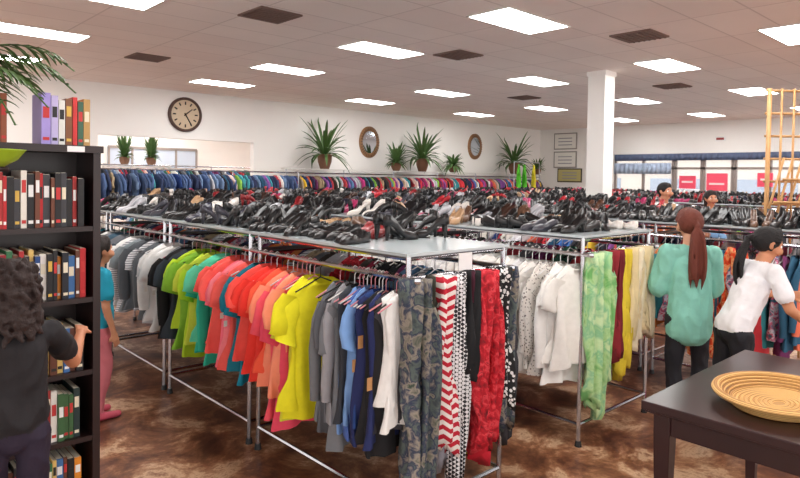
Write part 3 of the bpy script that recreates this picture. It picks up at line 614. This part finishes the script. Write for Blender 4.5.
    hp_('skin',(0,.39,.04),(0,.46,-.1),.035,.06); hp_('skin',(-.04,.41,-.12),(.04,.41,-.12),.045,.045)
    hp_('lips',(-.06,.375,-.24),(.06,.375,-.24),.035,.035)
    for s in(-1,1): hp_('skin',(s*.36,-.02,-.06),(s*.37,-.03,.06),.07,.09,.4); hp_('skin',(s*.2,.3,-.1),(s*.2,.3,-.11),.12,.12); hp_('brow',(s*.08,.385,.13),(s*.2,.35,.13),.022,.018)
    for ex in extra: P.append(prim(ex[0],V(*ex[1])*H,V(*ex[2])*H,ex[3]*H,ex[4]*H,ex[5],ex[6],lat))
    sk=cm(skin,.55,'skin')
    mm={'skin':sk,'shirt':cm(shirt),'pants':cm(pants),'shoe':cm(shoe_c,.6),'lips':cm(C(165,80,75),.5,'skin'),'brow':cm(hair,.7,'hair')}
    skinned('body',P,mm,E,voxel,folds=.011 if voxel<.011 else 0)
    eb=MB()
    for s in(-1,1):
        primmesh(eb,prim('e',T(s*.15,.31,.03),T(s*.15,.31,.031),.062*hh)); n0=len(eb.f); primmesh(eb,prim('e',T(s*.15,.352,.03),T(s*.15,.353,.03),.03*hh)); 
        for q in range(n0,len(eb.f)): eb.m[q]=1
    eb.build('eyes',[cm(C(240,238,235),.3,'eye'),cm(C(20,14,12),.2,'eye')],E)
    Q=[]
    def hq(a,b,r0,r1,su=1,sv=1): Q.append(prim('hair',T(*a),T(*b),r0*hh,r1*hh,su,sv,hr))
    hq((0,-.09,.15),(0,-.1,.16),.42,.42,.98,1.1); hq((0,.1,.33),(0,.1,.34),.24,.24,1.3,1.0)
    if hstyle in('pony','ponyl'):
        L=2.1 if hstyle=='ponyl' else 1.7; wd=1.5 if hstyle=='ponyl' else 1.4
        for q in range(26):
            a=q/26*2*math.pi; x0,z0=.44*math.cos(a),.15+.46*math.sin(a); prevp=(x0*.85,.18 if z0>.1 else .0,z0*.95+.02)
            for k in range(1,6):
                t=k/5; bul=math.sin(t*math.pi)*.16; nx=(x0*(1-t)*(1+bul)*1.0,.18-(.70)*t,(z0*(1-t)+.10*t)+ (bul*.5 if z0>.1 else -bul*.3)); hq(prevp,nx,.035,.035); prevp=nx
        hq((0,-.48,.12),(0,-.62,.05),.1,.1); b=T(0,-.62,.05)
        for q in range(14):
            ox,oy=rng.uniform(-.07,.07)*wd,rng.uniform(-.05,.05)*wd; prev=b; l2=L*rng.uniform(.8,1.0)
            for k in range(7):
                t=(k+1)/7; sp=1+1.2*math.sin(t*2.6); nx=b+V(0,0,-1)*hh*l2*t-V(hf_[0],hf_[1],0)*hh*((.10 if hstyle=='ponyl' else .35)*math.sin(t*2.4))+(hr*ox+hf_*oy)*hh*sp
                Q.append(prim('hair',prev,nx,hh*.055,hh*(.055 if k<6 else .015),1,1,hr)); prev=nx
    elif hstyle=='curly':
        for k in range(190):
            a=rng.uniform(0,6.28); zz=rng.uniform(-.75,.62); rr=.48*(1.05 if zz<.2 else math.sqrt(max(.05,1-((zz-.1)/.6)**2)))
            x=math.cos(a)*rr*.95; y=math.sin(a)*rr-.1
            if y>.18: continue
            for q in range(3):
                b0=zz-.09*q; hq((x+.04*math.cos(q*2.1+k),y+.04*math.sin(q*2.1+k),b0),(x+.04*math.cos(q*2.1+2.1+k),y+.04*math.sin(q*2.1+2.1+k),b0-.09),.05,.045)
        hq((0,-.2,.0),(0,-.22,-.6),.38,.3)
    elif hstyle=='long': hq((0,-.2,.1),(0,-.3,-.9),.4,.26,1.0,.7)
    skinned('hair',Q,{'hair':cm(hair,.42,'hair')},E,min(voxel*.9,.006 if hstyle!='short' else .01),1)
    return E
def hd(dx,dy): return math.atan2(dy,dx)-math.pi/2
person('woman_shopper',(4.42,1.80,0),hd(.72,.69),1.51,J=dict(elL=(-.14,.05,.66),wrL=(-.10,.17,.64),elR=(.14,.05,.66),wrR=(.11,.17,.66),head=(0,.02,.925)),skin=C(215,160,130),shirt=C(134,200,184),pants=C(28,28,36),shoe_c=C(235,80,140),hair=C(104,46,32),sleeve=2,hstyle='ponyl',fat=1.0,
 extra=[('shirt',(0,-.005,.74),(0,-.005,.45),.062,.072,1.42,1),('shirt',(-.095,0,.79),(-.12,.04,.64),.038,.05,1,1),('shirt',(.095,0,.79),(.12,.04,.64),.038,.05,1,1)],handdirs={'L':((.3,1,.1),(0,0,-1)),'R':((-.3,1,.1),(0,0,-1))},voxel=.007)
person('girl_shopper',(4.31,1.47,0),hd(.80,-.60),1.45,J=dict(waist=(0,.04,.62),chest=(0,.085,.725),neck=(0,.13,.81),head=(0,.15,.90),shL=(-.1,.11,.79),shR=(.1,.11,.79),elL=(-.13,.20,.66),wrL=(-.09,.34,.66),elR=(.15,.15,.64),wrR=(.13,.27,.56),anL=(-.056,-.08,.05),knL=(-.056,-.01,.285),toL=(-.06,.02,.022)),
 skin=C(200,136,100),shirt=C(240,238,242),pants=C(24,24,32),shoe_c=C(120,170,190),hair=C(20,16,18),hstyle='pony',hf=(.25,1,-.3),fat=1.0,voxel=.007)
person('child_browsing_books',(.55,2.80,0),hd(.12,1),1.34,J=dict(elR=(.18,.12,.66),wrR=(.225,.26,.72),shR=(.105,.02,.79),elL=(-.14,.08,.62),wrL=(-.1,.22,.6)),skin=C(196,132,98),shirt=C(30,27,31),pants=C(40,30,50),shoe_c=C(60,60,70),hair=C(44,30,28),hs=.15,hstyle='curly',handdirs={'R':((.2,1,.15),(-.3,0,-1))},fat=1.05,voxel=.007)
person('child_in_teal_shirt',(1.42,4.58,0),hd(1,.1),1.25,shirt=C(20,150,180),pants=C(200,110,120),shoe_c=C(200,80,100),hair=C(40,30,28),hs=.155,hstyle='long',fat=1.15,voxel=.01)
person('man_shopper',(8.75,3.95,0),hd(-.3,-1),1.68,shirt=C(236,234,234),hair=C(22,18,18),hstyle='short',voxel=.011)
person('woman_browsing',(9.35,3.55,0),hd(-.6,-.6),1.58,shirt=C(170,40,60),hair=C(30,20,20),hstyle='long',voxel=.011)
person('woman_browsing',(12.25,5.5,0),hd(-.9,.3),1.6,shirt=C(60,60,70),hair=C(50,30,24),hstyle='long',voxel=.012)
person('child_bending_over',(7.40,2.75,0),hd(-1,-.1),1.5,J=dict(waist=(0,.06,.62),chest=(0,.16,.70),neck=(0,.25,.755),head=(0,.32,.80),shL=(-.1,.21,.74),shR=(.1,.21,.74),elL=(-.12,.27,.6),wrL=(-.1,.36,.55),elR=(.12,.27,.6),wrR=(.1,.36,.55)),hf=(0,.7,-.8),shirt=C(110,150,190),hair=C(40,30,28),hstyle='short',voxel=.012)
# ------------------------------------------------------------ world + camera
w=bpy.data.worlds.new('w'); scene.world=w; w.use_nodes=True; bg=w.node_tree.nodes['Background']; bg.inputs[0].default_value=(1,.98,.96,1); bg.inputs[1].default_value=2.2
cam=bpy.data.cameras.new('cam'); co=bpy.data.objects.new('cam',cam); scene.collection.objects.link(co); scene.camera=co
cam.sensor_width=36; cam.lens=628/800*36; cam.clip_end=200; cam.clip_start=.05
th=math.radians(47.1); p=math.radians(1.5); fwd=Vector((math.cos(th)*math.cos(p),math.sin(th)*math.cos(p),-math.sin(p)))
q=fwd.to_track_quat('-Z','Y').to_matrix().to_4x4()
co.matrix_world=Matrix.Translation((0,0,1.7))@q@Matrix.Rotation(math.radians(.9),4,'Z')
cam.shift_y=-(239-(177.7+16.4))/800
print('verts',sum(len(o.data.vertices) for o in scene.objects if o.type=='MESH'))
